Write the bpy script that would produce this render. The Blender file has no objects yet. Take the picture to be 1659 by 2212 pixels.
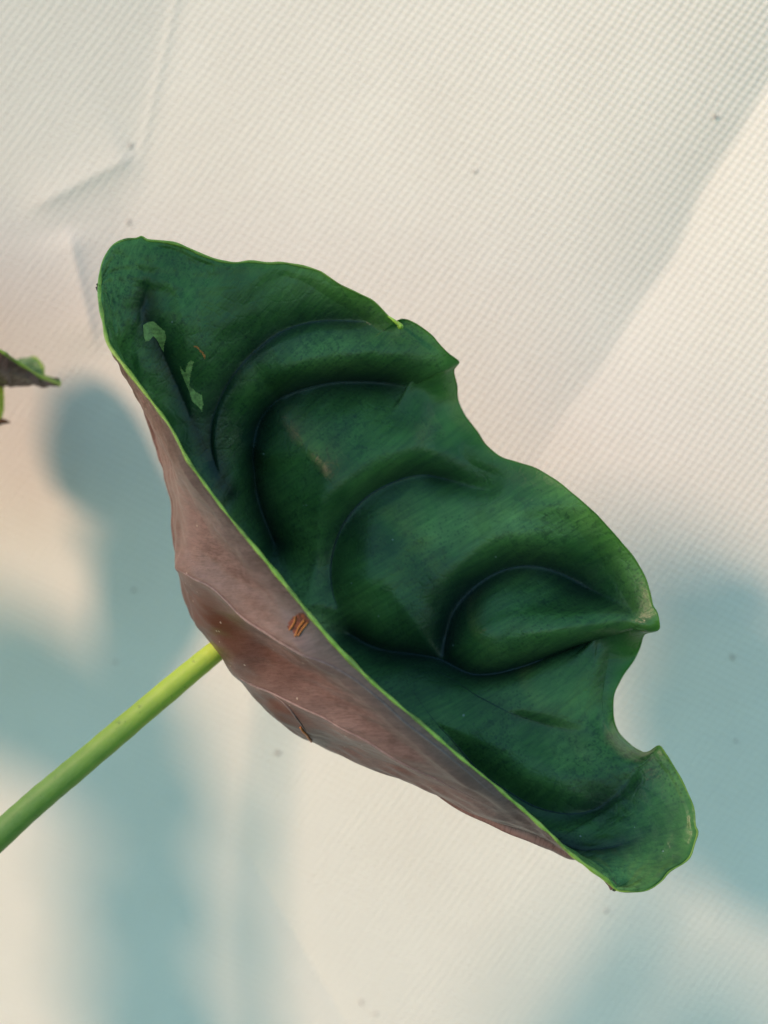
import bpy, math
import numpy as np
from mathutils import Vector

# ------------------------------------------------------------------ frame of reference
# lengths below are in tenths of a millimetre ("units"); S turns them into metres.
S = 1e-4
D0 = 2500.0                      # camera to the plane of the leaf
PITCH = math.radians(25)
FWD = np.array([0, math.cos(PITCH), -math.sin(PITCH)])
UP = np.array([0, math.sin(PITCH), math.cos(PITCH)])
RIGHT = np.array([1.0, 0, 0])
CAM = np.array([0, 0, 0.62])

def W(x, y, d):
    """a spot of the plant (x right, y down, d = depth behind the leaf plane) in world metres"""
    x = np.asarray(x, float); y = np.asarray(y, float); d = np.asarray(d, float)
    k = (D0 + d) / D0
    a = (x - 829.5) * k; b = (1106 - y) * k; c = D0 + d
    return CAM + S * (a[..., None] * RIGHT + b[..., None] * UP + c[..., None] * FWD)

sc = bpy.context.scene
col = sc.collection

# ------------------------------------------------------------------ camera
cam = bpy.data.cameras.new('camera'); camo = bpy.data.objects.new('camera', cam); col.objects.link(camo)
camo.location = CAM; camo.rotation_euler = (math.pi / 2 - PITCH, 0, 0)
cam.sensor_fit = 'HORIZONTAL'; cam.sensor_width = 16.59; cam.lens = 25.0
cam.clip_start = 0.005; cam.clip_end = 100
cam.dof.use_dof = True; cam.dof.focus_distance = 0.25; cam.dof.aperture_fstop = 5.2
sc.camera = camo

# ------------------------------------------------------------------ light
LT = 1.34 * RIGHT + 1.0 * FWD - 0.76 * UP          # the way the sunlight travels
LT = LT / np.linalg.norm(LT)
to_sun = -LT
elev = math.asin(to_sun[2]); rot = math.atan2(to_sun[0], to_sun[1])
w = bpy.data.worlds.new('World'); sc.world = w; w.use_nodes = True
nt = w.node_tree; nt.nodes.clear()
sky = nt.nodes.new('ShaderNodeTexSky'); sky.sky_type = 'NISHITA'; sky.sun_disc = False
sky.sun_elevation = elev; sky.sun_rotation = rot; sky.dust_density = .4; sky.ozone_density = 1.6
bg = nt.nodes.new('ShaderNodeBackground'); bg.inputs['Strength'].default_value = 0.15
wo = nt.nodes.new('ShaderNodeOutputWorld')
tint = nt.nodes.new('ShaderNodeMix'); tint.data_type = 'RGBA'; tint.blend_type = 'MULTIPLY'; tint.inputs[0].default_value = 1
tint.inputs[7].default_value = (.88, 1.20, 1.06, 1)      # sky colour tinted greener so that shaded cloth turns cyan
nt.links.new(sky.outputs[0], tint.inputs[6]); nt.links.new(tint.outputs[2], bg.inputs['Color']); nt.links.new(bg.outputs[0], wo.inputs['Surface'])
sl = bpy.data.lights.new('sun', 'SUN'); sl.energy = 2.75; sl.angle = math.radians(6.5); sl.color = (1.0, 0.62, 0.44)
so = bpy.data.objects.new('sun', sl); col.objects.link(so)
so.rotation_euler = Vector(LT).to_track_quat('-Z', 'Y').to_euler(); so.location = (-1, -1, 2)
sc.view_settings.view_transform = 'Standard'; sc.view_settings.look = 'None'
sc.view_settings.exposure = 0.28; sc.view_settings.gamma = 1.0
sc.render.engine = 'CYCLES'

# ------------------------------------------------------------------ helpers
def mesh_obj(name, verts, faces, mats, parent=None, midx=None, smooth=True):
    me = bpy.data.meshes.new(name)
    verts = np.asarray(verts, np.float32); 
    me.vertices.add(len(verts)); me.vertices.foreach_set('co', verts.ravel())
    faces = np.asarray(faces, np.int32); n = faces.shape[1]
    me.loops.add(faces.size); me.loops.foreach_set('vertex_index', faces.ravel())
    me.polygons.add(len(faces)); me.polygons.foreach_set('loop_start', np.arange(0, faces.size, n, dtype=np.int32))
    for m in (mats if isinstance(mats, (list, tuple)) else [mats]): me.materials.append(m)
    if midx is not None: me.polygons.foreach_set('material_index', np.asarray(midx, np.int32))
    me.update(calc_edges=True); me.validate()
    if smooth: me.polygons.foreach_set('use_smooth', np.ones(len(me.polygons), bool))
    o = bpy.data.objects.new(name, me); col.objects.link(o)
    if parent is not None: o.parent = parent; o.matrix_parent_inverse = parent.matrix_world.inverted()
    return o

def attr(o, name, vals):
    a = o.data.attributes.new(name, 'FLOAT', 'POINT'); a.data.foreach_set('value', np.asarray(vals, np.float32))

def catmull(P, n):
    """dense smooth curve through P (rows), n samples per span"""
    P = np.asarray(P, float); Q = np.vstack([2 * P[0] - P[1], P, 2 * P[-1] - P[-2]]); out = []
    t = np.linspace(0, 1, n, endpoint=False)[:, None]
    for i in range(1, len(Q) - 2):
        a, b, c, d = Q[i - 1], Q[i], Q[i + 1], Q[i + 2]
        out.append(.5 * (2 * b + (c - a) * t + (2 * a - 5 * b + 4 * c - d) * t * t + (3 * b - a - 3 * c + d) * t ** 3))
    out.append(P[-1:]); return np.vstack(out)

def smooth1(a, k):
    if k < 1: return a
    a = np.asarray(a, float); p = np.concatenate([np.full(k, a[0]), a, np.full(k, a[-1])])
    return np.convolve(p, np.ones(2 * k + 1) / (2 * k + 1), 'valid')

def keyed(pts, keys):
    """trace points [(x,y)] + {index: u} -> (u, x, y) arrays, u spread by length between keyed points"""
    P = np.asarray(pts, float); ks = sorted(keys); u = np.zeros(len(P))
    L = np.concatenate([[0], np.cumsum(np.hypot(*np.diff(P, axis=0).T))])
    for a, b in zip(ks[:-1], ks[1:]):
        u[a:b + 1] = keys[a] + (keys[b] - keys[a]) * (L[a:b + 1] - L[a]) / max(L[b] - L[a], 1e-6)
    return u, P

def trace(pts, keys, U):
    u, P = keyed(pts, keys)
    C = catmull(np.column_stack([u, P]), 8); C[:, 0] = np.maximum.accumulate(C[:, 0])
    return np.interp(U, C[:, 0], C[:, 1]), np.interp(U, C[:, 0], C[:, 2])

def prof(keys, U, k=0):
    k_ = np.array(keys, float); return smooth1(np.interp(U, k_[:, 0], k_[:, 1]), k)

def tube(name, P, R, mat, parent, seg=8, cap=True, nrm_scale=1.0):
    """tube of radius R (metres, scalar or list) along P (world)"""
    P = np.asarray(P, float); n = len(P); R = np.broadcast_to(np.asarray(R, float), (n,))
    T = np.gradient(P, axis=0); T /= np.linalg.norm(T, axis=1)[:, None] + 1e-12
    ref = np.array([.3, -.9, .2]); V = []
    A = np.cross(T, ref); A /= np.linalg.norm(A, axis=1)[:, None] + 1e-12; B = np.cross(T, A)
    for j in range(seg):
        th = 2 * math.pi * j / seg
        V.append(P + R[:, None] * (math.cos(th) * A + math.sin(th) * B * nrm_scale))
    V = np.stack(V, 1).reshape(-1, 3)
    i = np.arange(n - 1)[:, None] * seg; j = np.arange(seg)[None]; j2 = (j + 1) % seg
    F = np.stack([i + j, i + j2, i + seg + j2, i + seg + j], -1).reshape(-1, 4)
    if cap:
        V = np.vstack([V, P[:1], P[-1:]]); c0 = n * seg; jj = np.arange(seg); k2 = (jj + 1) % seg; e = (n - 1) * seg
        F = np.vstack([F, np.stack([np.full(seg, c0), k2, jj, jj], -1)[:, [0, 1, 2, 2]], np.stack([np.full(seg, c0 + 1), e + jj, e + k2, e + k2], -1)])
        tri = F[-2 * seg:, :3]; F = F[:-2 * seg]
        me = bpy.data.meshes.new(name); me.from_pydata(V.tolist(), [], F.tolist() + tri.tolist()); me.materials.append(mat)
        me.polygons.foreach_set('use_smooth', np.ones(len(me.polygons), bool)); me.update()
        o = bpy.data.objects.new(name, me); col.objects.link(o)
        if parent is not None: o.parent = parent; o.matrix_parent_inverse = parent.matrix_world.inverted()
        return o
    return mesh_obj(name, V, F, mat, parent)

# ------------------------------------------------------------------ materials
def new_mat(name):
    m = bpy.data.materials.new(name); m.use_nodes = True
    return m, m.node_tree, m.node_tree.nodes['Principled BSDF']
def N_(nt, t, **kw):
    n = nt.nodes.new(t)
    for k, v in kw.items(): setattr(n, k, v)
    return n
def noise(nt, scale, detail=4, rough=.55, vec=None, dist=0.0):
    n = N_(nt, 'ShaderNodeTexNoise'); n.inputs['Scale'].default_value = scale; n.inputs['Detail'].default_value = detail
    n.inputs['Roughness'].default_value = rough; n.inputs['Distortion'].default_value = dist
    if vec is not None: nt.links.new(vec, n.inputs['Vector'])
    return n.outputs['Fac']
def ramp(nt, fac, stops):
    r = N_(nt, 'ShaderNodeValToRGB'); e = r.color_ramp.elements
    while len(e) < len(stops): e.new(.5)
    for s, (p, c) in zip(e, stops): s.position = p; s.color = (*c, 1) if len(c) == 3 else c
    nt.links.new(fac, r.inputs[0]); return r.outputs[0]
def mixc(nt, fac, a, b, mode='MIX'):
    m = N_(nt, 'ShaderNodeMix', data_type='RGBA', blend_type=mode)
    for sock, v in ((m.inputs[0], fac), (m.inputs[6], a), (m.inputs[7], b)):
        if hasattr(v, 'is_output'): nt.links.new(v, sock)
        elif isinstance(v, tuple): sock.default_value = (*v, 1)
        else: sock.default_value = v
    return m.outputs[2]
def math_(nt, op, a, b=None):
    m = N_(nt, 'ShaderNodeMath', operation=op)
    for s, v in ((m.inputs[0], a), (m.inputs[1], b)):
        if v is None: continue
        if hasattr(v, 'is_output'): nt.links.new(v, s)
        else: s.default_value = v
    return m.outputs[0]
def attrn(nt, name): 
    a = N_(nt, 'ShaderNodeAttribute'); a.attribute_name = name; return a.outputs['Fac']
def bump(nt, bs, h, strength, dist):
    b = N_(nt, 'ShaderNodeBump'); b.inputs['Strength'].default_value = strength; b.inputs['Distance'].default_value = dist
    nt.links.new(h, b.inputs['Height']); nt.links.new(b.outputs[0], bs.inputs['Normal']); return b
def uvvec(nt, sx, sy):
    """leaf coordinates (along / across the blade) stretched"""
    c = N_(nt, 'ShaderNodeCombineXYZ'); nt.links.new(math_(nt, 'MULTIPLY', attrn(nt, 'lu'), sx), c.inputs[0])
    nt.links.new(math_(nt, 'MULTIPLY', attrn(nt, 'lv'), sy), c.inputs[1]); return c.outputs[0]

def mat_upper():
    m, nt, bs = new_mat('leaf_upper_green')
    tc = N_(nt, 'ShaderNodeTexCoord').outputs['Object']
    big = noise(nt, 45, 3, .5, tc); fine = noise(nt, 900, 3, .6, tc); streak = noise(nt, 1, 4, .6, uvvec(nt, 240, 9))
    c = ramp(nt, big, [(.32, (.034, .105, .026)), (.5, (.092, .235, .056)), (.68, (.175, .36, .095))])
    med = noise(nt, 260, 5, .65, tc)
    c = mixc(nt, math_(nt, 'MULTIPLY', ramp(nt, med, [(.38, (0,) * 3), (.62, (1,) * 3)]), .35), c, (.090, .180, .060))
    c = mixc(nt, math_(nt, 'MULTIPLY', ramp(nt, streak, [(.4, (0,) * 3), (.65, (1,) * 3)]), .35), c, (.008, .036, .026))
    vn = attrn(nt, 'vein')                         # blue-black vein pigment, spread wider to paint the grooves dark like shade
    c = mixc(nt, math_(nt, 'MULTIPLY', vn, .92), c, (.003, .012, .014))
    rim = attrn(nt, 'rim')
    c = mixc(nt, math_(nt, 'MULTIPLY', rim, .6), c, (.07, .24, .025))
    spk = N_(nt, 'ShaderNodeTexVoronoi'); spk.inputs['Scale'].default_value = 1150; spk.inputs['Randomness'].default_value = 1; nt.links.new(tc, spk.inputs['Vector'])
    pore = math_(nt, 'MULTIPLY', math_(nt, 'LESS_THAN', spk.outputs['Distance'], .33), math_(nt, 'GREATER_THAN', noise(nt, 60, 2, .5, tc), .53))
    c = mixc(nt, math_(nt, 'MULTIPLY', pore, .28), c, (.004, .018, .012))
    spk2 = N_(nt, 'ShaderNodeTexVoronoi'); spk2.inputs['Scale'].default_value = 240; nt.links.new(tc, spk2.inputs['Vector'])
    dust = math_(nt, 'MULTIPLY', math_(nt, 'LESS_THAN', spk2.outputs['Distance'], math_(nt, 'MULTIPLY', noise(nt, 700, 2, .5, tc), .11)), math_(nt, 'GREATER_THAN', noise(nt, 85, 2, .5, tc), .56))
    c = mixc(nt, math_(nt, 'MULTIPLY', dust, .6), c, (.35, .40, .36))
    mot = ramp(nt, noise(nt, 620, 6, .75, tc, .6), [(.50, (0,) * 3), (.62, (1,) * 3)])
    zone = ramp(nt, noise(nt, 38, 3, .5, tc), [(.40, (0,) * 3), (.60, (1,) * 3)])
    c = mixc(nt, math_(nt, 'MULTIPLY', math_(nt, 'MULTIPLY', mot, zone), .5), c, (.006, .028, .018))
    pal = ramp(nt, noise(nt, 1500, 4, .7, tc), [(.66, (0,) * 3), (.74, (1,) * 3)])
    c = mixc(nt, math_(nt, 'MULTIPLY', pal, .35), c, (.20, .30, .20))
    cell = N_(nt, 'ShaderNodeTexVoronoi', feature='DISTANCE_TO_EDGE'); cell.inputs['Scale'].default_value = 330; nt.links.new(tc, cell.inputs['Vector'])
    net = ramp(nt, cell.outputs['Distance'], [(.0, (0,) * 3), (.12, (1,) * 3)])
    nt.links.new(c, bs.inputs['Base Color'])
    r = ramp(nt, noise(nt, 130, 4, .6, tc), [(.3, (.27,) * 3), (.7, (.46,) * 3)]); nt.links.new(r, bs.inputs['Roughness'])
    bs.inputs['Specular IOR Level'].default_value = .36
    bs.inputs['Sheen Weight'].default_value = .0
    h = math_(nt, 'ADD', math_(nt, 'MULTIPLY', fine, .5), math_(nt, 'MULTIPLY', streak, .6)); h = math_(nt, 'ADD', h, math_(nt, 'MULTIPLY', net, .22)); h = math_(nt, 'ADD', h, math_(nt, 'MULTIPLY', noise(nt, 160, 4, .6, tc), 1.6))
    bump(nt, bs, h, .45, .0003)
    return m

def mat_under():
    m, nt, bs = new_mat('leaf_underside_mauve')
    tc = N_(nt, 'ShaderNodeTexCoord').outputs['Object']
    big = noise(nt, 40, 4, .55, tc); streak = noise(nt, 1, 5, .65, uvvec(nt, 150, 7)); fine = noise(nt, 1400, 3, .6, tc)
    c = ramp(nt, big, [(.3, (.15, .082, .074)), (.55, (.235, .137, .124)), (.8, (.32, .20, .18))])
    c = mixc(nt, math_(nt, 'MULTIPLY', ramp(nt, streak, [(.34, (1,) * 3), (.64, (0,) * 3)]), .5), c, (.075, .040, .036))
    sharp = ramp(nt, noise(nt, 1, 6, .75, uvvec(nt, 420, 26)), [(.42, (1,) * 3), (.52, (0,) * 3)])
    c = mixc(nt, math_(nt, 'MULTIPLY', sharp, .5), c, (.060, .030, .028))
    blot = ramp(nt, noise(nt, 220, 6, .7, tc), [(.52, (0,) * 3), (.60, (1,) * 3)])
    c = mixc(nt, math_(nt, 'MULTIPLY', blot, .35), c, (.085, .038, .028))
    c = mixc(nt, math_(nt, 'MULTIPLY', attrn(nt, 'vein'), .45), c, (.27, .20, .19))
    c = mixc(nt, attrn(nt, 'rust'), c, (.085, .020, .008))
    spk = N_(nt, 'ShaderNodeTexVoronoi'); spk.inputs['Scale'].default_value = 330; nt.links.new(tc, spk.inputs['Vector'])
    dust = math_(nt, 'MULTIPLY', math_(nt, 'LESS_THAN', spk.outputs['Distance'], .09), math_(nt, 'GREATER_THAN', noise(nt, 110, 2, .5, tc), .55))
    c = mixc(nt, math_(nt, 'MULTIPLY', dust, .6), c, (.5, .40, .33))
    nt.links.new(c, bs.inputs['Base Color'])
    bs.inputs['Roughness'].default_value = .40; bs.inputs['Specular IOR Level'].default_value = .28
    bump(nt, bs, math_(nt, 'ADD', math_(nt, 'MULTIPLY', fine, .35), streak), .4, .00025)
    return m

def mat_plain(name, color, rough=.5, var=.25, scale=300, trans=0.0):
    m, nt, bs = new_mat(name)
    tc = N_(nt, 'ShaderNodeTexCoord').outputs['Object']
    d = tuple(x * (1 - var) for x in color); b = tuple(min(1, x * (1 + var)) for x in color)
    f = noise(nt, scale, 4, .6, tc)
    nt.links.new(ramp(nt, f, [(.3, d), (.7, b)]), bs.inputs['Base Color']); bs.inputs['Roughness'].default_value = rough
    bump(nt, bs, f, .2, .0002)
    if trans: bs.inputs['Subsurface Weight'].default_value = trans; bs.inputs['Subsurface Radius'].default_value = (.002, .003, .001); bs.inputs['Subsurface Scale'].default_value = .3
    return m

def mat_petiole():
    m, nt, bs = new_mat('petiole_green')
    tc = N_(nt, 'ShaderNodeTexCoord').outputs['Object']
    f = math_(nt, 'ADD', attrn(nt, 'along'), math_(nt, 'MULTIPLY', math_(nt, 'SUBTRACT', noise(nt, 160, 4, .6, tc), .5), .35))
    c = ramp(nt, f, [(.0, (.62, .70, .045)), (.35, (.38, .54, .040)), (.75, (.19, .34, .04)), (1, (.13, .26, .035))])
    st = noise(nt, 900, 3, .6, tc); c = mixc(nt, math_(nt, 'MULTIPLY', st, .35), c, (.30, .42, .14))
    nt.links.new(c, bs.inputs['Base Color']); bs.inputs['Roughness'].default_value = .55
    bs.inputs['Subsurface Weight'].default_value = .25; bs.inputs['Subsurface Radius'].default_value = (.004, .004, .001); bs.inputs['Subsurface Scale'].default_value = .4
    sp = ramp(nt, noise(nt, 420, 4, .7, tc), [(.62, (0,) * 3), (.70, (1,) * 3)]); nt.links.new(mixc(nt, math_(nt, 'MULTIPLY', sp, .4), c, (.05, .10, .03)), bs.inputs['Base Color'])
    bump(nt, bs, st, .3, .0003)
    return m

def mat_cloth():
    m, nt, bs = new_mat('white_woven_cloth')
    tc = N_(nt, 'ShaderNodeTexCoord').outputs['UV']
    jit = N_(nt, 'ShaderNodeMix', data_type='VECTOR'); jit.inputs[0].default_value = .0
    sx = N_(nt, 'ShaderNodeSeparateXYZ'); 
    wob = N_(nt, 'ShaderNodeTexNoise'); wob.inputs['Scale'].default_value = 9; nt.links.new(tc, wob.inputs['Vector'])
    ad = N_(nt, 'ShaderNodeVectorMath', operation='MULTIPLY_ADD'); nt.links.new(wob.outputs['Color'], ad.inputs[0])
    ad.inputs[1].default_value = (.014,) * 3; nt.links.new(tc, ad.inputs[2]); nt.links.new(ad.outputs[0], sx.inputs[0])
    # uv in decimetres; thread pitch about 1.7 mm, alternate rows offset
    a = math_(nt, 'SINE', math_(nt, 'MULTIPLY', sx.outputs[0], 2 * math.pi / .035))
    b = math_(nt, 'SINE', math_(nt, 'MULTIPLY', sx.outputs[1], 2 * math.pi / .029))
    dots = math_(nt, 'MULTIPLY', a, b)
    rows = math_(nt, 'SINE', math_(nt, 'MULTIPLY', sx.outputs[1], 4 * math.pi / .029))
    h = math_(nt, 'ADD', dots, math_(nt, 'MULTIPLY', rows, .12))
    h = math_(nt, 'MULTIPLY', h, math_(nt, 'ADD', .35, math_(nt, 'MULTIPLY', noise(nt, 14, 4, .7, tc), 1.3)))
    f = noise(nt, 60, 5, .6, tc)
    h = math_(nt, 'ADD', h, math_(nt, 'MULTIPLY', f, .6))
    big = noise(nt, 2.2, 3, .5, tc)
    c = ramp(nt, big, [(.3, (.80, .775, .70)), (.7, (.84, .82, .745))])
    c = mixc(nt, math_(nt, 'MULTIPLY', ramp(nt, dots, [(-.0, (1,) * 3), (.35, (0,) * 3)]), .25), c, (.62, .60, .54))
    nt.links.new(c, bs.inputs['Base Color']); bs.inputs['Roughness'].default_value = .75
    bs.inputs['Specular IOR Level'].default_value = .25
    bump(nt, bs, h, .36, .0005)
    return m

M_up, M_un = mat_upper(), mat_under()
M_rim = mat_plain('leaf_margin_yellow_green', (.26, .46, .05), .4, .3, 500, .2)
def mat_edge():
    m, nt, bs = new_mat('margin_green')
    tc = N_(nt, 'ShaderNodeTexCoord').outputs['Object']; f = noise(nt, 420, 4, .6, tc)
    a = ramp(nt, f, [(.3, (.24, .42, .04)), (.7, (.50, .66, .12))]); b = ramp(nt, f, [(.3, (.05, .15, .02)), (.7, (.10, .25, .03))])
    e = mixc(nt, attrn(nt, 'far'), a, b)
    e = mixc(nt, math_(nt, 'MULTIPLY', ramp(nt, noise(nt, 130, 4, .6, tc), [(.56, (0,) * 3), (.66, (1,) * 3)]), .7), e, (.13, .17, .04))
    nt.links.new(e, bs.inputs['Base Color']); bs.inputs['Roughness'].default_value = .45
    return m
M_edge = mat_edge()
M_vein = mat_plain('vein_blue_green', (.008, .030, .030), .42, .3, 700)
M_rib = mat_plain('rib_mauve', (.21, .14, .13), .5, .25, 700)
M_scar = mat_plain('scar_pale_green', (.27, .38, .11), .6, .5, 1300)
M_hole = mat_plain('hole_rust', (.16, .03, .008), .6, .9, 1500)
M_fibre = mat_plain('hole_fibre_orange', (.60, .19, .04), .5, .3, 900)
M_pet, M_cloth = mat_petiole(), mat_cloth()
M_speck = mat_plain('speck_brown', (.46, .40, .36), .8, .3, 900)
M_sheath = mat_plain('sheath_brown', (.16, .065, .03), .6, .4, 600)

# ------------------------------------------------------------------ the cloth behind
def cloth_depth(x, y):
    """depth of the sheet behind the leaf plane (x right, y down, units)"""
    d = 1130 + .25 * (y - 1106) - .30 * (x - 829)
    def side(ax, ay, bx, by):                       # signed distance from the line a-b
        L = math.hypot(bx - ax, by - ay); return ((x - ax) * (by - ay) - (y - ay) * (bx - ax)) / L
    def along(ax, ay, bx, by):
        L2 = (bx - ax) ** 2 + (by - ay) ** 2; return ((x - ax) * (bx - ax) + (y - ay) * (by - ay)) / L2
    def fade(a, lo, hi): return np.clip((a - lo) / (hi - lo), 0, 1) ** 2 * (3 - 2 * np.clip((a - lo) / (hi - lo), 0, 1))
    # the long soft fold that runs down from the upper right
    t = along(1690, 140, 1130, 1060); s = side(1690, 140, 1130, 1060) + 9 * np.sin(t * 9) + 4 * np.sin(t * 23 + 1)
    amp = 62 * (1 - fade(t, .35, 1.25)) * fade(t, -1.6, -.6)
    step = np.where(s > 0, np.exp(-np.sqrt(s * s + 60) / 420), np.exp(-np.sqrt(s * s + 60) / 230))
    d = d + amp * step
    # crease at the upper left, the part left of it turns away
    s2 = side(395, -60, 272, 470)
    d = d - .16 * 12 * np.logaddexp(0, np.clip(-s2, -400, 420) / 12) * (1 - fade(y, 500, 1000))
    s2b = np.abs(s2); d = d - 3 * np.exp(-s2b / 8) * (1 - fade(y, 250, 480))
    # small pinched folds beside it
    s3 = side(112, 428, 272, 345); t3 = along(112, 428, 272, 345)
    d = d - 11 * np.exp(-np.where(s3 > 0, s3 / 60, -s3 / 30)) * fade(t3, -.5, .1) * (1 - fade(t3, .9, 1.2))
    s4 = side(150, 505, 205, 745); t4 = along(150, 505, 205, 745)
    d = d - 13 * np.exp(-np.where(s4 < 0, -s4 / 50, s4 / 26)) * fade(t4, -.1, .15) * (1 - fade(t4, .75, 1.15))
    # broad billows
    d = d + 22 * np.sin(x / 430 + y / 700) + 16 * np.sin(y / 380 - x / 800 + 1.0)
    s5 = side(520, 1820, 760, 2230); t5 = along(520, 1820, 760, 2230)
    d = d + 10 * np.exp(-np.abs(s5) / 40) * fade(t5, -.3, .3) * (1 - fade(t5, .7, 1.4))
    return d

def build_cloth():
    def dens(a, b, lo, hi, n_in, n_out):
        return np.unique(np.concatenate([np.linspace(lo, a, n_out), np.linspace(a, b, n_in), np.linspace(b, hi, n_out)]))
    X = dens(-60, 1720, -1900, 3500, 360, 40); Y = dens(-60, 2280, -1500, 4300, 470, 40)
    x, y = np.meshgrid(X, Y); d = cloth_depth(x, y)
    V = W(x, y, d).reshape(-1, 3); n, mm = x.shape
    i = np.arange(n - 1)[:, None] * mm; j = np.arange(mm - 1)[None]
    F = np.stack([i + j, i + mm + j, i + mm + j + 1, i + j + 1], -1).reshape(-1, 4)
    o = mesh_obj('backdrop_cloth', V, F, M_cloth)
    # uv: the flat cloth, in decimetres, weave turned a little
    a = (x * 1.45 * S * 10).ravel(); b = (y * 1.47 * S * 10).ravel(); th = math.radians(-14)
    U = np.column_stack([a * math.cos(th) + b * math.sin(th), -a * math.sin(th) + b * math.cos(th)])
    uv = o.data.uv_layers.new(name='UVMap'); li = np.empty(len(o.data.loops), np.int32); o.data.loops.foreach_get('vertex_index', li)
    uv.data.foreach_set('uv', U[li].astype(np.float32).ravel())
    o['label'] = 'white woven cloth hanging in soft folds behind the leaves'; o['category'] = 'cloth'
    return o
cloth = build_cloth()

# ------------------------------------------------------------------ leaf builder
def seg_dist(px, py, pts):
    """distance from every point to a polyline (x, y, strength) and the strength there"""
    best = np.full(px.shape, 1e9); st = np.zeros(px.shape)
    for (ax, ay, as_), (bx, by, bs) in zip(pts[:-1], pts[1:]):
        vx, vy = bx - ax, by - ay; t = np.clip(((px - ax) * vx + (py - ay) * vy) / (vx * vx + vy * vy + 1e-9), 0, 1)
        d = np.hypot(px - ax - t * vx, py - ay - t * vy); k = d < best
        best = np.where(k, d, best); st = np.where(k, as_ + (bs - as_) * t, st)
    return best, st

def inpoly(px, py, poly):
    c = np.zeros(px.shape, bool); n = len(poly)
    for i in range(n):
        x1, y1 = poly[i]; x2, y2 = poly[i - 1]
        k = (y1 > py) != (y2 > py)
        c ^= k & (px < (x2 - x1) * (py - y1) / ((y2 - y1) + 1e-12) + x1)
    return c

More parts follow.
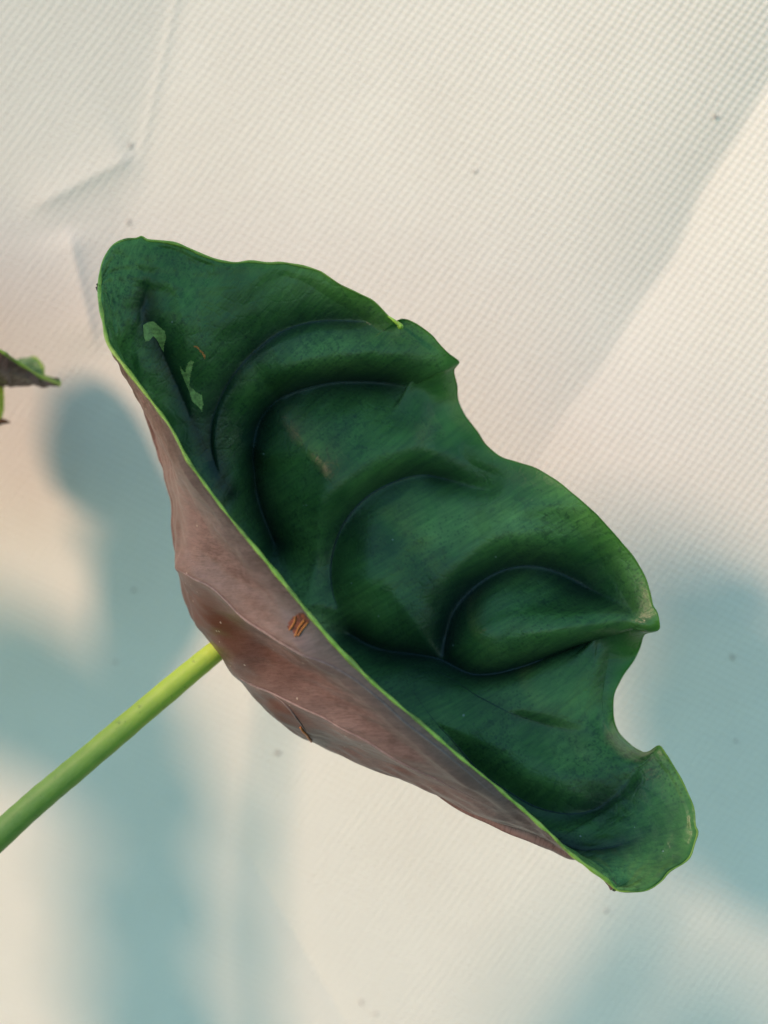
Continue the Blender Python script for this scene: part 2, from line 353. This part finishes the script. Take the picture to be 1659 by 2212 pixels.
class Leaf: pass
def build_leaf(parent, label, N, K, F, dN, dK, dF, nu, no, ni, wsil, veins_in, veins_out, extra=None, thick=5.0, rim_r=3.3, rust=None, soft=0.0, ridges=(), ridges_out=()):
    """N, K, F: near rim, keel and far rim as (points, keys); dN, dK, dF depth profiles along the blade.
    The blade is one sheet: near rim -> keel -> far rim, then given its thickness."""
    U = .5 - .5 * np.cos(np.linspace(0, math.pi, nu)); U = .35 * U + .65 * np.linspace(0, 1, nu)
    Nx, Ny = trace(*N, U); Kx, Ky = trace(*K, U); Fx, Fy = trace(*F, U)
    ks = max(1, nu // 160)
    zN, zK, zF = prof(dN, U, nu // 40), prof(dK, U, nu // 40), prof(dF, U, nu // 60)
    ws = prof(wsil, U, nu // 60)
    s = np.linspace(0, 1, no)[None]; t = np.linspace(0, 1, ni)[None][:, 1:]
    c = lambda a: a[:, None]
    so_ = s * (1 - c(ws)) + np.sin(math.pi / 2 * s) * c(ws)
    xo = c(Nx) + (c(Kx) - c(Nx)) * so_; yo = c(Ny) + (c(Ky) - c(Ny)) * so_; zo = c(zN) + (c(zK) - c(zN)) * s
    at = t * (1 - c(ws)) + (t * t * (1.7 - .7 * t)) * c(ws)
    bt = 1 - (1 - t) ** 2
    kk = int(nu * .028)
    Fs = [c(smooth1(smooth1(q, kk), kk)) for q in (Fx, Fy, zF)]; dw = np.clip((t - .72) / .28, 0, 1) ** 2 * (1 if soft == 0 else 0) + (t if soft else 0)
    Fxe, Fye, zFe = (a_ + (c(b_) - a_) * dw for a_, b_ in zip(Fs, (Fx, Fy, zF)))
    endw = np.clip(np.minimum(c(U), 1 - c(U)) / .10, 0, 1)          # the two ends keep the exact outline
    Fxe, Fye, zFe = (c(b_) + (a_ - c(b_)) * endw for a_, b_ in zip((Fxe, Fye, zFe), (Fx, Fy, zF)))
    xi = c(Kx) + (Fxe - c(Kx)) * at; yi = c(Ky) + (Fye - c(Ky)) * at; zi = c(zK) + (zFe - c(zK)) * bt
    x = np.hstack([xo, xi]); y = np.hstack([yo, yi]); z = np.hstack([zo, zi])
    v = np.hstack([np.broadcast_to(s - 1, xo.shape), np.broadcast_to(t, xi.shape)])   # -1..0 near half, 0..1 far half
    uu = np.broadcast_to(c(U), x.shape)
    if extra: z = z + extra(uu, v, x, y)
    # soft keel: blur the sheet a little across the keel line
    def blur(a, k):
        for _ in range(k): a = np.hstack([a[:, :1], (a[:, :-2] + 2 * a[:, 1:-1] + a[:, 2:]) / 4, a[:, -1:]])
        return a
    z = blur(z, 6)
    P = W(x, y, z)
    def normals(P):
        du = np.gradient(P, axis=0); dv = np.gradient(P, axis=1); n = np.cross(du, dv)
        n /= np.linalg.norm(n, axis=2)[..., None] + 1e-15; return n
    n = normals(P)
    inner = v > 0
    # the upper (inner) side looks at the camera on the far half
    mid = n[nu // 2, -ni // 3]; sg = 1 if np.dot(mid, CAM - P[nu // 2, -ni // 3]) > 0 else -1
    n = n * sg
    for _ in range(14):
        n = (n + np.roll(n, 1, 1) + np.roll(n, -1, 1)) if False else np.concatenate([n[:, :1], (n[:, :-2] + 2 * n[:, 1:-1] + n[:, 2:]) / 4, n[:, -1:]], 1)
    n /= np.linalg.norm(n, axis=2)[..., None] + 1e-15
    # relief: sunken veins, quilted fields between them
    h = np.zeros(x.shape); vein = np.zeros(x.shape)
    for side, vs in ((inner, veins_in), (~inner, veins_out)):
        if not vs: continue
        xs, ys = x[side], y[side]; g = np.zeros(xs.shape); vv = np.zeros(xs.shape)
        for (pts, A, w_) in vs:
            C = catmull(np.array(pts, float), 4)
            d, st = seg_dist(xs, ys, C)
            gg = A * st * np.exp(-np.sqrt(d * d + 16) / w_)
            g = np.maximum(g, gg) + .12 * np.minimum(g, gg)
            if A > 27 or side is not inner: vv = np.maximum(vv, np.exp(-(d / (.72 * w_ if A > 90 or A < 65 else .58 * w_)) ** 1.4) * np.clip(st, 0, 1))
        rg = np.zeros(xs.shape)
        for (pts, A, w_) in (ridges if side is inner else ridges_out):
            d, st = seg_dist(xs, ys, catmull(np.array(pts, float), 4)); rg += A * st * np.exp(-(d / w_) ** 2)
        h[side] = rg - g; vein[side] = vv
    # nothing abrupt across the keel and at the margin
    h = blur(h, 3)
    for _ in range(4): h = np.vstack([h[:1], (h[:-2] + 2 * h[1:-1] + h[2:]) / 4, h[-1:]])
    h = h * np.clip(np.minimum(uu, 1 - uu) / .03, 0, 1)
    ed = np.minimum(1, np.minimum((v + 1) / .10, (1 - v) / .05)); h = h * (.25 + .75 * ed)
    rs = np.random.RandomState(3)
    wob = sum(a * np.sin(fu * uu * 6.28 + fv * v * 6.28 + ph) for a, fu, fv, ph in ((4.0, 5.3, 1.1, .4), (2.0, 9.1, 1.3, 2.), (.5, 17.7, -2.1, 4.)))
    for _ in range(26):                                # crumple: many small waves across the blade
        fu, fv = rs.uniform(10, 46), rs.uniform(-9, 9); wob = wob + 8 / fu * np.sin(6.28 * (fu * uu + fv * v) + rs.uniform(0, 6.28)) * (.5 + .5 * np.sin(6.28 * (rs.uniform(1, 4) * uu + rs.uniform(-2, 2) * v) + rs.uniform(0, 6)))
    P = P + n * ((h + wob * ed) * S)[..., None]
    n2 = normals(P) * sg; n2[0] = n2[1] = n2[3]; n2[-1] = n2[-2] = n2[-4]
    m_ = x.shape[1]
    taper = np.clip(np.minimum((v + 1) / .03, (1 - v) / .03), .35, 1)
    Pu = P + n2 * (taper * thick * .5 * S)[..., None]; Pl = P - n2 * (taper * thick * .5 * S)[..., None]
    i = np.arange(nu - 1)[:, None] * m_; j = np.arange(m_ - 1)[None]
    Fq = np.stack([i + j, i + m_ + j, i + m_ + j + 1, i + j + 1], -1).reshape(-1, 4)
    if sg < 0: Fq = Fq[:, ::-1]
    off = nu * m_
    Fl = Fq[:, ::-1] + off
    a = np.arange(nu - 1) * m_; e = a + m_ - 1
    R1 = np.stack([a, a + m_, a + m_ + off, a + off], -1); R2 = np.stack([e, e + off, e + m_ + off, e + m_], -1)
    FF = np.vstack([Fq, Fl, R1, R2]); mi = np.concatenate([np.zeros(len(Fq)), np.ones(len(Fl)), np.full(len(R1) + len(R2), 2)])
    o = mesh_obj('leaf', np.vstack([Pu.reshape(-1, 3), Pl.reshape(-1, 3)]), FF, [M_up, M_un, M_rim], parent, mi)
    o['label'] = label
    two = lambda q: np.concatenate([q.ravel(), q.ravel()])
    attr(o, 'lu', two(uu)); attr(o, 'lv', two(v)); attr(o, 'vein', two(vein))
    rim = np.exp(-np.minimum((1 - v) / .022, (v + 1) / .03)); attr(o, 'rim', two(rim))
    ru = np.zeros(x.shape)
    if rust:
        for (rx, ry, ra, rb, th, am) in rust:
            ca, sa = math.cos(th), math.sin(th); qx = (x - rx) * ca + (y - ry) * sa; qy = -(x - rx) * sa + (y - ry) * ca
            ru = np.maximum(ru, am * np.exp(-((qx / ra) ** 2 + (qy / rb) ** 2)) * (v < .25))
    attr(o, 'rust', two(ru))
    # cartilage margin all round
    rimP = np.vstack([P[:, 0], P[::-1, -1][1:-1]]); rimP = np.vstack([rimP, rimP[:1]])
    seg = np.linalg.norm(np.diff(rimP, axis=0), axis=1); keep = np.concatenate([[True], np.cumsum(seg)[:-1] > 0, [True]])
    L = np.concatenate([[0], np.cumsum(seg)]); q = np.linspace(0, L[-1], int(L[-1] / (5 * S)))
    rp = np.column_stack([np.interp(q, L, rimP[:, k]) for k in range(3)])
    rr = rim_r * S * (1 + .30 * np.sin(q / S / 23.) * np.sin(q / S / 57.) + .18 * np.sin(q / S / 9.1) + .22 * np.sin(q / S / 131. + 1))
    qn = np.clip((q - L[nu - 1]) / (L[-1] - L[nu - 1]), 0, 1)            # 0 on the near rim, then 0..1 round the far rim
    far = np.interp(qn, [0, .02, .25, .70, .97, 1], [0, .45, 1, 1, .1, 0]); rr = rr * (1 - .55 * far)
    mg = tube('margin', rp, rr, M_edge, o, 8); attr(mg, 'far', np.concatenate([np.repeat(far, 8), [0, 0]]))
    L_ = Leaf(); L_.o = o; L_.x, L_.y, L_.v, L_.P, L_.Pu, L_.Pl, L_.n, L_.m, L_.nu, L_.Fq = x, y, v, P, Pu, Pl, n2, m_, nu, Fq
    return L_

def on_leaf(Lf, pts, inner=True, step=6, lift=1.0):
    """polyline laid on the upper (inner) or lower face of the blade"""
    C = catmull(np.array(pts, float)[:, :2], 12); sel = (Lf.v > .0) if inner else (Lf.v <= 0)
    idx = np.argwhere(sel); X = Lf.x[sel]; Y = Lf.y[sel]; base = Lf.Pu[sel] if inner else Lf.Pl[sel]; nn = Lf.n[sel] * (1 if inner else -1)
    out = []
    for cx, cy in C:
        d2 = (X - cx) ** 2 + (Y - cy) ** 2; k = np.argpartition(d2, 4)[:4]; w_ = 1 / (d2[k] + 1)
        out.append(((base[k] + nn[k] * lift * S) * w_[:, None]).sum(0) / w_.sum())
    out = np.array(out)
    for _ in range(3): out[1:-1] = (out[:-2] + 2 * out[1:-1] + out[2:]) / 4
    return out

def patch(Lf, name, poly, mat, inner=True, lift=.8):
    """a thin scab of the blade's own faces inside an outline"""
    ctr_x = Lf.x.ravel()[Lf.Fq].mean(1); ctr_y = Lf.y.ravel()[Lf.Fq].mean(1); ctr_v = Lf.v.ravel()[Lf.Fq].mean(1)
    k = inpoly(ctr_x, ctr_y, poly) & ((ctr_v > 0) if inner else (ctr_v <= 0))
    F = Lf.Fq[k]; ids = np.unique(F); mp = np.zeros(Lf.x.size, np.int64); mp[ids] = np.arange(len(ids))
    base = (Lf.Pu if inner else Lf.Pl).reshape(-1, 3)[ids]; nn = Lf.n.reshape(-1, 3)[ids] * (1 if inner else -1)
    V = np.vstack([base + nn * lift * S, base - nn * .5 * S]); F = mp[F]
    if not inner: F = F[:, ::-1]
    return mesh_obj(name, V, np.vstack([F, F[:, ::-1] + len(ids)]), mat, Lf.o)

# ------------------------------------------------------------------ the plant
plant = bpy.data.objects.new('alocasia_plant', None); col.objects.link(plant)
crown = W(np.array(-700.), np.array(3150.), np.array(300.))
plant.location = crown; plant['label'] = 'plant with quilted dark green leaves, mauve undersides and green stalks'; plant['category'] = 'plant'
bpy.context.view_layer.update()

Npts = [(215,618),(216,650),(222,688),(232,737),(248,764),(268,790),(301,833),(334,876),(370,926),(402,985),(431,1027),(456,1062),(493,1111),(529,1155),(566,1199),(602,1243),(638,1287),(675,1331),(729,1391),(802,1463),(823,1482),(866,1520),(909,1555),(952,1592),(995,1629),(1038,1664),(1081,1699),(1124,1741),(1167,1782),(1192,1804),(1218,1831),(1244,1853),(1279,1879),(1309,1900),(1326,1917)]
Nk = {0:0, 3:.10, 5:.16, 7:.21, 9:.27, 12:.34, 14:.40, 16:.455, 18:.52, 20:.58, 22:.635, 24:.69, 26:.75, 28:.82, 30:.875, 32:.93, 34:1}
Kpts = [(215,618),(230,650),(240,700),(252,745),(264,787),(301,856),(318,900),(338,949),(352,980),(371,1028),(386,1088),(385,1140),(391,1184),(404,1235),(416,1275),(435,1315),(455,1351),(475,1391),(500,1420),(526,1450),(548,1479),(584,1522),(620,1555),(657,1580),(678,1591),(722,1613),(784,1642),(823,1657),(879,1677),(930,1702),(995,1737),(1072,1765),(1145,1793),(1188,1814),(1220,1832),(1262,1850),(1300,1880),(1326,1917)]
Kk = {0:0, 3:.11, 4:.155, 5:.20, 7:.26, 9:.31, 10:.35, 12:.40, 14:.46, 16:.51, 18:.555, 20:.595, 22:.65, 25:.70, 27:.74, 29:.78, 31:.825, 32:.85, 34:.88, 35:.925, 37:1}
Fpts = [(215,618),(217,590),(223,565),(242,532),(271,518),(295,515),(306,511),(319,519),(351,522),(380,527),(407,537),(437,551),(473,563),(506,568),(539,565),(582,569),(609,568),(648,574),(688,585),(708,597),(741,618),(776,634),(802,647),(820,662),(838,682),(851,693),(859,697),(866,694),(874,690),(882,691),(907,704),(933,724),(947,740),(969,764),(987,777),(992,784),(983,796),(982,806),(989,835),(993,867),(1009,900),(1031,929),(1049,958),(1078,984),(1115,998),(1151,1009),(1188,1029),(1213,1047),(1236,1066),(1275,1099),(1314,1139),(1346,1175),(1374,1210),(1394,1246),(1404,1278),(1410,1306),(1420,1323),(1425,1349),(1423,1363),(1402,1371),(1396,1379),(1390,1405),(1378,1429),(1354,1460),(1340,1484),(1330,1508),(1328,1540),(1331,1566),(1342,1587),(1360,1606),(1386,1622),(1403,1621),(1423,1610),(1438,1629),(1463,1668),(1485,1711),(1500,1750),(1502,1784),(1507,1797),(1500,1823),(1491,1849),(1476,1864),(1446,1881),(1429,1902),(1408,1917),(1382,1925),(1339,1923),(1326,1917)]
Fk = {0:0, 3:.035, 6:.075, 12:.16, 18:.26, 26:.355, 28:.37, 35:.435, 41:.49, 44:.53, 48:.59, 51:.66, 54:.715, 57:.75, 60:.765, 65:.80, 67:.818, 71:.85, 76:.90, 78:.92, 82:.955, 87:1}

def vl(pts, s0=1.0, s1=1.0, e=.12):
    n = len(pts); return [(x, y, (s0 + (s1 - s0) * i / (n - 1)) * ({0: e, 1: .5 + .5 * e}.get(i, 1))) for i, (x, y) in enumerate(pts)]
I0 = [(345,575),(322,610),(314,650),(320,700),(350,765),(385,850),(420,950),(470,1060)]
I1 = [(866,707),(820,700),(760,692),(690,692),(620,710),(560,750),(510,800),(470,860),(445,930),(450,1000),(490,1080)]
I2 = [(988,858),(920,842),(850,832),(770,829),(700,836),(640,850),(590,875),(555,920),(540,970),(540,1030),(555,1110),(585,1190)]
I3 = [(1090,1062),(1020,1045),(960,1027),(900,1029),(840,1050),(790,1080),(745,1130),(718,1190),(710,1250),(722,1310),(760,1380)]
I4 = [(1412,1345),(1330,1290),(1260,1250),(1180,1225),(1110,1222),(1050,1240),(1000,1275),(965,1320),(950,1370),(945,1405)]
I5 = [(1410,1367),(1375,1388),(1300,1402),(1200,1421),(1120,1440),(1050,1450),(1000,1445),(940,1418),(880,1405),(800,1395),(740,1370)]
I6 = [(1333,1572),(1240,1582),(1150,1567),(1090,1546),(1030,1510),(960,1460),(900,1430)]
I7 = [(1392,1624),(1345,1690),(1292,1725),(1230,1740),(1160,1730),(1100,1705),(1040,1670),(980,1610),(920,1540),(870,1470)]
I8 = [(1470,1745),(1400,1797),(1340,1822),(1280,1826),(1200,1808),(1150,1780)]
veins_in = [(vl(I0), 30, 42), (vl(I1, .8), 60, 58), (vl(I2), 140, 84), (vl(I3, 1, .5), 108, 74), (vl(I4), 122, 74), (vl(I5), 120, 76), (vl(I6, .8, .3), 58, 60), (vl(I7, 1, .15), 92, 68), (vl(I8, .8), 28, 45),
    ([(1300,1120,.2),(1220,1140,1),(1140,1172,1),(1060,1195,.3)], 24, 42), ([(560,1015,1),(610,1018,1),(680,985,.2)], 26, 40), ([(1190,1335,.2),(1140,1310,1),(1120,1302,.2)], 8, 14),
    ([(900,1480,.3),(960,1560,1),(1040,1640,.5)], 14, 24), ([(820,1230,.2),(885,1320,1),(905,1390,.6)], 12, 26), ([(800,1180,.2),(850,1290,1),(860,1390,.6)], 9, 20),
    ([(400,560,.1),(430,640,.8),(440,740,1),(450,840,.5)], 12, 36), ([(1400,1700,.2),(1330,1745,1),(1240,1775,.4)], 9, 22)]
O1 = [(395,1010),(450,1095),(520,1185),(600,1280),(690,1375)]
O2 = [(422,1213),(455,1232),(500,1258),(560,1312),(630,1352),(710,1402),(790,1465),(880,1545),(980,1625),(1090,1715)]
O3 = [(528,1432),(560,1455),(600,1470),(640,1492),(720,1535),(800,1578),(880,1625),(970,1678),(1080,1735)]
O4 = [(600,1470),(635,1500),(660,1540),(680,1588)]
O5 = [(395,1030),(420,1120),(425,1215)]
veins_out = [(vl(O1, .8, .8, 1), 18, 26), (vl(O2, 1, .7, 1), 40, 36), (vl(O3, 1, .6, 1), 32, 36), (vl(O4, 1, .1, 1), 30, 22), (vl(O5, 1, 1, 1), 20, 30)]

def extra(u, v, x, y):
    e = np.zeros(u.shape)
    def bump_(c, w_): return np.exp(-((u - c) / w_) ** 2)
    q = np.clip((v - .84) / .16, 0, 1)
    e += 110 * q ** 2 * bump_(.468, .028)           # margin rolled away between the two upper lobes
    e += 70 * np.clip((v - .88) / .12, 0, 1) ** 2 * bump_(.772, .012)
    e += 80 * np.clip((v - .86) / .14, 0, 1) ** 2 * bump_(.833, .016)
    e -= 55 * np.clip((v - .70) / .30, 0, 1) ** 1.5 * bump_(.60, .05)
    return e

main = build_leaf(plant, 'large cupped leaf, dark green inside with sunken veins and a mauve underside',
    (Npts, Nk), (Kpts, Kk), (Fpts, Fk),
    [(0,-40),(.1,-110),(.25,-190),(.5,-240),(.7,-220),(.88,-140),(1,-60)],
    [(0,-30),(.1,-20),(.25,130),(.5,175),(.7,145),(.88,-10),(1,-55)],
    [(0,-40),(.1,10),(.25,60),(.345,82),(.375,92),(.5,150),(.6,140),(.70,70),(.755,30),(.79,130),(.82,130),(.855,40),(.92,-10),(1,-60)],
    760, 130, 300, [(0,0),(.12,0),(.2,1),(.84,1),(.91,0),(1,0)], veins_in, veins_out, extra,
    ridges=[([(965,800,.2),(850,778,1),(740,778,1),(640,800,1),(575,840,.4)], 62, 54), ([(960,982,.2),(880,985,1),(800,1010,1),(725,1070,1),(672,1150,.4)], 42, 52),
        ([(1250,1195,.3),(1150,1172,1),(1060,1187,1),(975,1240,1),(925,1310,.5)], 44, 48), ([(1370,1335,.2),(1280,1350,1),(1180,1368,1),(1080,1385,.4)], 62, 44),
        ([(1235,1085,.2),(1150,1092,1),(1070,1120,.5)], 30, 42), ([(640,960,.2),(570,990,1),(520,960,.4)], 18, 26), ([(1330,1640,.2),(1250,1680,1),(1160,1675,1),(1080,1640,.4)], 36, 52),
        ([(840,1090,.4),(800,1150,1),(780,1240,.8)], 16, 40), ([(1080,1275,.4),(1030,1320,1),(1020,1380,.6)], 16, 36), ([(300,560,.4),(280,640,1),(290,720,.6)], 14, 34), ([(420,620,.3),(400,700,1),(430,790,.5)], 18, 40)],
    ridges_out=[([(432,1268,.6),(470,1325,1),(525,1385,.5)], -30, 36), ([(575,1490,.6),(620,1530,1),(665,1570,.6)], -18, 26), ([(560,1290,.4),(680,1400,1),(800,1500,.4)], -10, 30)],
    rust=[(478,1325,120,55,.85,1.0),(618,1530,85,40,.72,1.0),(560,1410,150,55,.8,.45)])

# slender ridge in the bottom of each groove
for pts, r in ((I1,2.2),(I2,2.8),(I3,3.4),(I4,3.2),(I5,3.6),(I6,2.2),(I7,2.6),(I8,2.0)):
    c = on_leaf(main, pts, True, lift=.2); n = len(c)
    c = c[10:]; n = len(c)
    tube('vein', c, .6 * r * S * np.clip(np.minimum(np.arange(n), np.arange(n)[::-1]) / 40, .1, 1), M_vein, main.o, 8)
for pts, r in ((O2,3.0),(O3,3.0),(O4,2.6)):
    c = on_leaf(main, pts, False, lift=.4); n = len(c)
    tube('rib', c, r * S * np.clip(np.minimum(np.arange(n), np.arange(n)[::-1]) / 14, .15, 1), M_rib, main.o, 8)

cp = W(np.array([838.,848,856,863,867,864,859]), np.array([683.,690,696,701,705,707,704]), np.array([84.,78,70,62,58,62,68]))
tube('margin', catmull(cp, 5), np.interp(np.arange(31), [0, 12, 24, 30], [2, 4.5, 5, 2]) * S, M_rim, main.o, 8)
z1 = lambda p: [(192 + a * .3307, 482.8 + b * .3307) for a, b in p]
z4 = lambda p: [(329.2 + a * .3638, 987.5 + b * .3638) for a, b in p]
patch(main, 'scar', z1([(358,672),(400,650),(430,643),(470,680),(500,705),(507,750),(492,800),(488,850),(472,815),(448,765),(420,742),(395,768),(370,776),(358,740)]), M_scar)
patch(main, 'scar', z1([(598,930),(612,960),(632,985),(640,930),(662,895),(685,905),(672,960),(655,1020),(652,1070),(690,1110),(724,1132),(728,1180),(712,1236),(688,1200),(660,1165),(648,1100),(626,1040),(606,985)]), M_scar)
patch(main, 'scar', z1([(680,798),(705,802),(735,835),(757,862),(756,892),(735,850),(710,820)]), M_fibre)
patch(main, 'hole', z4([(862,945),(872,925),(890,912),(915,918),(940,945),(948,968),(925,1008),(900,990),(885,975),(870,968)]), M_hole, False)
for a in ([(880,925),(885,950),(880,975)], [(925,950),(912,980),(915,1010)], [(945,965),(930,990),(925,1012)]):
    tube('hole_fibre', on_leaf(main, z4(a), False, lift=2.5), 2.0 * S, M_fibre, main.o, 6)
tube('fibre', on_leaf(main, z4([(915,1555),(930,1590),(940,1625),(958,1655)]), False, lift=2.5), 2.2 * S, M_fibre, main.o, 6)

def petiole(pts, rad, name='petiole'):
    C = catmull(np.array(pts, float), 14); P = W(C[:, 0], C[:, 1], C[:, 2]); n = len(P)
    R = np.interp(np.linspace(0, 1, n), np.linspace(0, 1, len(rad)), rad) * S * (1 + .018 * np.sin(np.arange(n) * .9) * np.sin(np.arange(n) * .37))
    o = tube(name, P, R, M_pet, plant, 20)
    ln = np.concatenate([[0], np.cumsum(np.linalg.norm(np.diff(P, axis=0), axis=1))]); al = np.clip(ln / (760 * S), 0, 1)
    attr(o, 'along', np.concatenate([np.repeat(al, 20), [0, 1]])); return o
petiole([(600,1300,190),(540,1345,185),(478,1397,175),(405,1457,165),(279,1563,150),(162,1662,135),(81,1730,138),(0,1804,140),(-120,1925,150),(-350,2250,170),(-560,2700,220),(-700,3150,300)], [22,23,24.5,26.5,28,29,30,31,33,35,38,42])

# second leaf: only its tip reaches into the picture
N2 = [(124,828),(108,821),(93,814),(74,804),(50,789),(20,771),(0,757),(-120,690),(-320,600),(-560,560),(-760,600),(-860,680)]
K2 = [(124,828),(110,827),(93,823),(66,826),(25,831),(0,831),(-120,850),(-320,890),(-560,880),(-760,800),(-830,740),(-860,680)]
F2 = [(124,828),(128,832),(130,822),(118,818),(96,812),(92,792),(81,776),(66,772),(52,787),(-120,720),(-560,640),(-860,680)]
k12 = {i: i / 11 for i in range(12)}
leaf2 = build_leaf(plant, 'narrow mauve leaf with a small green lobe near its tip', (N2, k12), (K2, k12), (F2, k12),
    [(0,560),(.3,470),(.6,380),(.85,440),(1,560)], [(0,560),(.3,560),(.6,600),(1,560)], [(0,565),(.2,590),(.35,590),(.55,640),(.7,760),(1,560)],
    260, 60, 60, [(0,0),(.08,.6),(.2,1),(.9,1),(1,0)], [], [(vl([(100,818),(50,807),(0,790),(-120,760),(-400,700)], 1, 1, 1), 16, 12)], None, thick=6, rim_r=4)
petiole([(-6,812,600),(-2,850,600),(-4,895,602),(-30,960,610),(-160,1300,640),(-400,1900,600),(-600,2500,450),(-700,3150,300)], [13,13,12,14,20,26,34,40])
tube('sheath', W(np.array([-40,-8,8,22.]), np.array([925,912,910,913.]), np.array([604,600,600,600.])), np.array([16,11,7,2]) * S, M_sheath, plant, 10)

# leaves beside the picture whose shade falls on the cloth; the last is added to shade the main leaf
def shade_leaf(outline, t, cup, depth=None):
    """blade whose outline, t units up-sun of the cloth, throws the given patch of shade"""
    O = catmull(np.array(outline + outline[:1], float), 6)[:-1]; n = len(O); k = 14
    ctr = O.mean(0); r = np.linspace(0, 1, k)[:, None, None]
    G = ctr + (O[None] - ctr) * r
    base = W(G[..., 0], G[..., 1], np.broadcast_to(float(cloth_depth(ctr[0], ctr[1]) if depth is None else depth), G.shape[:2]))
    Lu = LT / np.dot(LT, FWD)
    P = base - Lu * (t * S) - Lu * (cup * S * (1 - r[..., 0] ** 2 + .12 * np.sin(5 * np.arctan2(G[..., 1] - ctr[1], G[..., 0] - ctr[0])) * r[..., 0]))[..., None]
    m_ = n; V = np.vstack([P.reshape(-1, 3), P.reshape(-1, 3) + Lu * 6 * S]); i = np.arange(k - 1)[:, None] * n; j = np.arange(n)[None]; j2 = (j + 1) % n
    F = np.stack([i + j, i + j2, i + n + j2, i + n + j], -1).reshape(-1, 4); off = k * n
    e = (k - 1) * n; jj = np.arange(n); jk = (jj + 1) % n
    R = np.stack([e + jj, e + jk, e + jk + off, e + jj + off], -1)
    o = mesh_obj('leaf', V, np.vstack([F, F[:, ::-1] + off, R]), [M_up, M_un, M_rim], plant, np.concatenate([np.zeros(len(F)), np.ones(len(F)), np.full(n, 2)]))
    z = np.zeros(len(V)); attr(o, 'lu', np.tile(np.tile(np.arange(n) / n, k), 2)); attr(o, 'lv', np.tile(np.repeat(np.linspace(0, 1, k), n), 2))
    for q in ('vein', 'rim', 'rust'): attr(o, q, z)
    # its stalk
    c = P[0, 0]; b = np.array(crown); s = np.linspace(0, 1, 24)[:, None]
    out = c + np.array([-.06, -.02, -.03]); pts = (1 - s) ** 3 * c + 3 * (1 - s) ** 2 * s * out + 3 * (1 - s) * s ** 2 * (b + np.array([-.05, 0, .06])) + s ** 3 * b
    pe = tube('petiole', pts, np.linspace(18, 36, 24) * S, M_pet, plant, 12); attr(pe, 'along', np.full(24 * 12 + 2, .8))
    return o
shade_leaf([(132,852),(240,838),(312,878),(372,950),(430,1080),(500,1250),(440,1400),(270,1492),(190,1465),(150,1350),(165,1200),(215,1125),(100,1058),(74,955)], 465, 50)
shade_leaf([(-250,1330),(30,1290),(190,1380),(400,1490),(560,1560),(530,1680),(600,1800),(510,1900),(560,2040),(460,2120),(520,2300),(180,2360),(20,2150),(90,2000),(50,1880),(170,1780),(120,1690),(-40,1640),(-300,1520)], 1450, 80)
shade_leaf([(1080,2330),(1200,2190),(1360,2090),(1520,2010),(1610,2040),(1680,2130),(1850,2250),(1750,2600),(1350,2680),(1100,2530)], 2700, 120)

shade_leaf([(215,640),(250,500),(480,530),(700,600),(960,780),(1180,1000),(1400,1220),(1450,1400),(1480,1600),(1570,1720),(1570,1920),(1380,1960),(1260,1800),(1150,1650),(975,1445),(825,1275),(680,1075),(505,895),(330,800)], 1000, 60, 90)  # unseen blade added to keep direct sun off the main leaf's inside

# short trunk that carries the leaf stalks
cr = np.array(crown)
tube('stem', np.array([cr + [0, 0, .03], cr, cr + [0, 0, -.05], cr + [0, 0, -.12]]), np.array([.006, .012, .014, .013]), M_sheath, plant, 16)

# ------------------------------------------------------------------ specks on the cloth
rs = np.random.RandomState(8)
for (x, y, a, b) in [(600,1628,9,6),(281,315,5,9),(278,480,4,8),(1545,251,6,8),(1583,1420,7,7),(250,1430,5,5),(1310,1968,6,5),(780,2165,3,8),(812,2190,5,5),(290,1275,6,5),(1025,370,6,4),(1590,1600,5,5)]:
    n = 10; a, b = a * .6, b * .6; th = np.linspace(0, 2 * math.pi, n, endpoint=False); rr = 1 + .3 * rs.randn(n)
    px = np.concatenate([[x], x + a * rr * np.cos(th), x + a * 1.1 * rr * np.cos(th)]); py = np.concatenate([[y], y + b * rr * np.sin(th), y + b * 1.1 * rr * np.sin(th)])
    d = cloth_depth(px, py) - np.concatenate([[6], np.full(n, 4.), np.full(n, -1.)])
    V = W(px, py, d); F = [(0, 1 + (i + 1) % n, 1 + i, 1 + i) for i in range(n)]
    me = bpy.data.meshes.new('speck'); k = lambda i: 1 + i % n
    me.from_pydata(V.tolist(), [], [(0, k(i + 1), k(i)) for i in range(n)] + [(k(i), k(i + 1), k(i + 1) + n, k(i) + n) for i in range(n)])
    me.materials.append(M_speck); o = bpy.data.objects.new('speck', me); col.objects.link(o); o.parent = cloth
